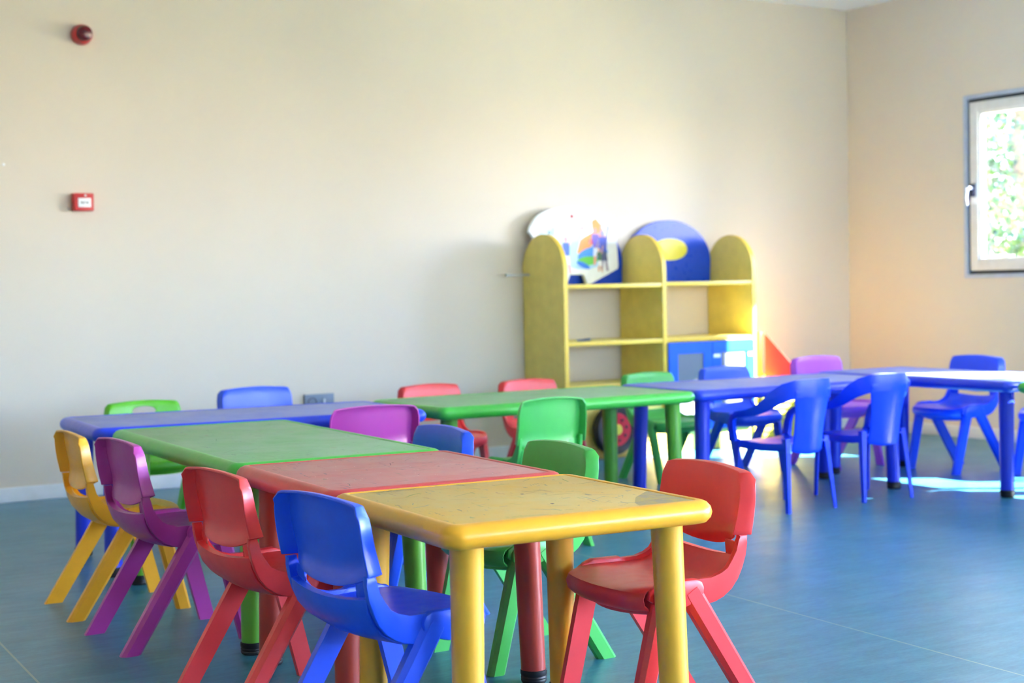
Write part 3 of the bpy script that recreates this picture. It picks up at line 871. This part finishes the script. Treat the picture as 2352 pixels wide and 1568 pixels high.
# ------------------------------------------------------------------ fittings on the back wall
def on_wall(name, x, z, label, cat):
    o = empty(name, (x, WY, z)); return tag(o, label, cat)
so = on_wall('fire_sounder', 2.128, 2.150, 'round red alarm sounder high on the back wall, above the red call point', 'fire alarm')
bm = bmesh.new(); lathe(bm, [(.046, 0), (.048, -.012), (.046, -.030), (.042, -.050), (.036, -.054)], (0, 0, 0), 'y', 32); new_obj('body', bm, M['alarm'], so)
bm = bmesh.new(); lathe(bm, [(.036, -.052), (.036, -.068), (.031, -.080), (.018, -.086), (.002, -.087)], (0, 0, 0), 'y', 32); new_obj('lens', bm, M['lens'], so)
cp = on_wall('fire_call_point', 2.108, 1.372, 'square red manual fire call point with a white label on the back wall', 'fire alarm')
bm = bmesh.new(); box(bm, -.046, .046, -.050, 0, -.041, .041, bev=.005); new_obj('body', bm, M['alarm'], cp)
bm = bmesh.new(); box(bm, -.028, .031, -.0525, -.049, -.024, .018, bev=.001); pl = new_obj('label_plate', bm, M['board'], cp)
bm = bmesh.new()
patch_y = -.0528
for pts in ([(-.020, -.003), (-.009, -.010), (-.009, .004)], [(.022, -.003), (.011, -.010), (.011, .004)], [(-.005, -.010), (-.001, -.010), (.005, .005), (.001, .005)], [(-.009, -.005), (-.004, -.005), (-.004, -.001), (-.009, -.001)], [(.006, -.005), (.011, -.005), (.011, -.001), (.006, -.001)]):
    bm.faces.new([bm.verts.new((a, patch_y, b)) for a, b in pts])
new_obj('symbol', bm, M['sock2'], pl, smooth=False)
bm = bmesh.new(); lathe(bm, [(.005, -.049), (.005, -.0515), (.003, -.052)], (.006, 0, .030), 'y', 12); new_obj('indicator', bm, M['white'], cp)
sk = on_wall('wall_socket', 3.298, .372, 'grey-blue double wall socket low on the back wall above the tables', 'socket')
bm = bmesh.new(); box(bm, -.083, .083, -.012, 0, -.042, .042, bev=.003); new_obj('plate', bm, M['sock'], sk)
bm = bmesh.new(); lathe(bm, [(.026, -.0118), (.026, -.0150), (.021, -.0150), (.020, -.006), (.001, -.006)], (-.040, 0, 0), 'y', 28); sp_ = new_obj('outlet', bm, M['sock2'], sk)
bm = bmesh.new(); box(bm, .014, .066, -.0165, -.0121, -.028, .028, bev=.002); new_obj('rocker', bm, M['sock'], sk)
bm = bmesh.new(); box(bm, .022, .030, -.0185, -.0166, -.016, .016, bev=.001); new_obj('marker', bm, M['white'], sk)
nl = bmesh.new(); lathe(nl, [(.002, 0), (.006, -.001), (.006, -.004), (.002, -.006)], (0, 0, 0), 'y', 12)
n_o = new_obj('wall_plug', nl, M['board']); n_o.location = (1.759, WY, 1.539); tag(n_o, 'tiny pale wall plug at the left edge of the back wall', 'wall plug')

# ------------------------------------------------------------------ marks on the tables
rnd = random.Random(11)
# local x runs along the row towards the camera, local y across
L_, W_ = .51, .53
ys = rnd_strokes(46, L_, W_, [(120, 110, 90), (176, 120, 90), (110, 140, 80), (150, 130, 150), (100, 130, 150)], rnd)
ys += [dot(*q, .0042, (60, 20, 90)) for q in ((.13, .01), (-.03, .03), (-.26, -.06))]
zz = [(.0 + .015 * (k % 2) - .002 * k, .16 + .004 * k) for k in range(9)]
ys += [([(a - .15, b - .05) for a, b in zz], .0014, (70, 110, 130)), ([(.12, .12), (.10, .15), (.135, .155), (.11, .19), (.14, .17)], .0016, (110, 140, 160)),
       ([(-.245, -.23), (-.235, -.20), (-.25, -.17), (-.24, -.13), (-.25, -.11)], .0024, (40, 34, 40)), ([(-.25, -.03), (-.252, .02), (-.248, .05)], .0015, (60, 50, 60)),
       ([(.02, .06), (.018, .09), (.024, .12)], .0014, (80, 60, 40))]
add_marks(tY1, ys)
rs = rnd_strokes(40, .56, .53, [(130, 84, 90), (150, 100, 110), (110, 110, 96), (206, 120, 120), (226, 190, 190)], rnd)
rs += [dot(*q, .003, (90, 50, 60)) for q in ((-.12, .05), (.13, .16), (.02, .11))] + [dot(rnd.uniform(-.25, .28), rnd.uniform(-.25, .2), .0013, (250, 240, 240)) for _ in range(26)]
rs += [([(-.05, -.12), (-.06, -.09), (-.062, -.05)], .0018, (70, 60, 60))]
add_marks(tR1, rs)
add_marks(tG1, rnd_strokes(34, 1.1, .5, [(90, 120, 96), (110, 110, 140), (80, 140, 80), (120, 120, 110)], rnd))

# mottled greyish patch at the right front corner of the yellow top
ws = [o for o in tY1.children_recursive if o.name.startswith('work_surface')][0]
me = ws.data; bm = bmesh.new(); bm.from_mesh(me)
t = NT('greyish_patch'); v = t.coords(); t.base(t.ramp(t.noise(v, 45, 5, .7), [(.42, lin((168, 150, 124))), (.62, lin((196, 168, 92)))])); t.rough(.55)
me.materials.append(t.m); mi = len(me.materials) - 1
f = bm.faces.new([bm.verts.new((a, b, .49875)) for a, b in [(.254, .266), (.254, .135), (.215, .150), (.150, .195), (.085, .266)]]); f.material_index = mi
bm.to_mesh(me); bm.free()

# ------------------------------------------------------------------ daylight
wd = bpy.data.worlds.new('sky'); SC.world = wd; wd.use_nodes = True
nt = wd.node_tree; bg = nt.nodes['Background']
sky = nt.nodes.new('ShaderNodeTexSky'); sky.sky_type = 'NISHITA'; sky.sun_disc = False
SUN = Vector((1.0, -.80, .90)).normalized()      # direction towards the sun
sky.sun_elevation = math.asin(SUN.z); sky.sun_rotation = atan2(SUN.x, SUN.y)
sky.dust_density = 0.6; sky.ozone_density = 2.5
tm = nt.nodes.new('ShaderNodeMix'); tm.data_type = 'RGBA'; tm.blend_type = 'MULTIPLY'; tm.inputs[0].default_value = 1.0
tm.inputs[7].default_value = (.90, .98, 1.28, 1)
nt.links.new(sky.outputs[0], tm.inputs[6]); nt.links.new(tm.outputs[2], bg.inputs[0]); bg.inputs[1].default_value = 1.15
sl = bpy.data.lights.new('sun', 'SUN'); sl.energy = 112; sl.angle = radians(.6); sl.color = (1.0, .97, .93)
so_ = bpy.data.objects.new('sun', sl); COL.objects.link(so_)
so_.rotation_euler = (-SUN).to_track_quat('-Z', 'Y').to_euler()
def portal(loc, rot, sx, sy):
    l = bpy.data.lights.new('window_portal', 'AREA'); l.shape = 'RECTANGLE'; l.size = sx; l.size_y = sy; l.cycles.is_portal = True
    o = bpy.data.objects.new('window_portal', l); COL.objects.link(o); o.location = loc; o.rotation_euler = rot
for a0, a1, z0, z1 in (W1, W2, W3): portal((WX + .2, (a0 + a1) / 2, (z0 + z1) / 2), (0, radians(90), 0), z1 - z0, a1 - a0)
for a0, a1, z0, z1 in (F1, F2): portal(((a0 + a1) / 2, FY - .2, (z0 + z1) / 2), (radians(90), 0, 0), a1 - a0, z1 - z0)

# ------------------------------------------------------------------ camera
c_, s_ = cos(YAW), sin(YAW); cp_, sp2 = cos(PITCH), sin(PITCH)
fw = Vector((s_ * cp_, c_ * cp_, sp2)); r_ = Vector((c_, -s_, 0)); u_ = r_.cross(fw)
cr, sr = cos(ROLL), sin(ROLL); R_ = cr * r_ + sr * u_; U_ = -sr * r_ + cr * u_
cam = bpy.data.cameras.new('camera'); co = bpy.data.objects.new('camera', cam); COL.objects.link(co)
m = Matrix.Identity(4)
for i in range(3): m[i][0], m[i][1], m[i][2] = R_[i], U_[i], -fw[i]
m.translation = Vector((0, 0, CAM_H)); co.matrix_world = m
cam.sensor_width = 36; cam.sensor_fit = 'HORIZONTAL'; cam.lens = FPX / 2352 * 36
cam.clip_start = .05; cam.clip_end = 200
cam.dof.use_dof = True; cam.dof.focus_distance = 3.35; cam.dof.aperture_fstop = 4.0; cam.dof.aperture_blades = 8
SC.camera = co
SC.view_settings.view_transform = 'Standard'; SC.view_settings.look = 'None'; SC.view_settings.gamma = 1.0
SC.view_settings.exposure = 2.33; SC.view_settings.use_curve_mapping = False
SC.cycles.max_bounces = 10; SC.cycles.diffuse_bounces = 6; SC.cycles.transparent_max_bounces = 12
SC.cycles.caustics_reflective = False; SC.cycles.caustics_refractive = False
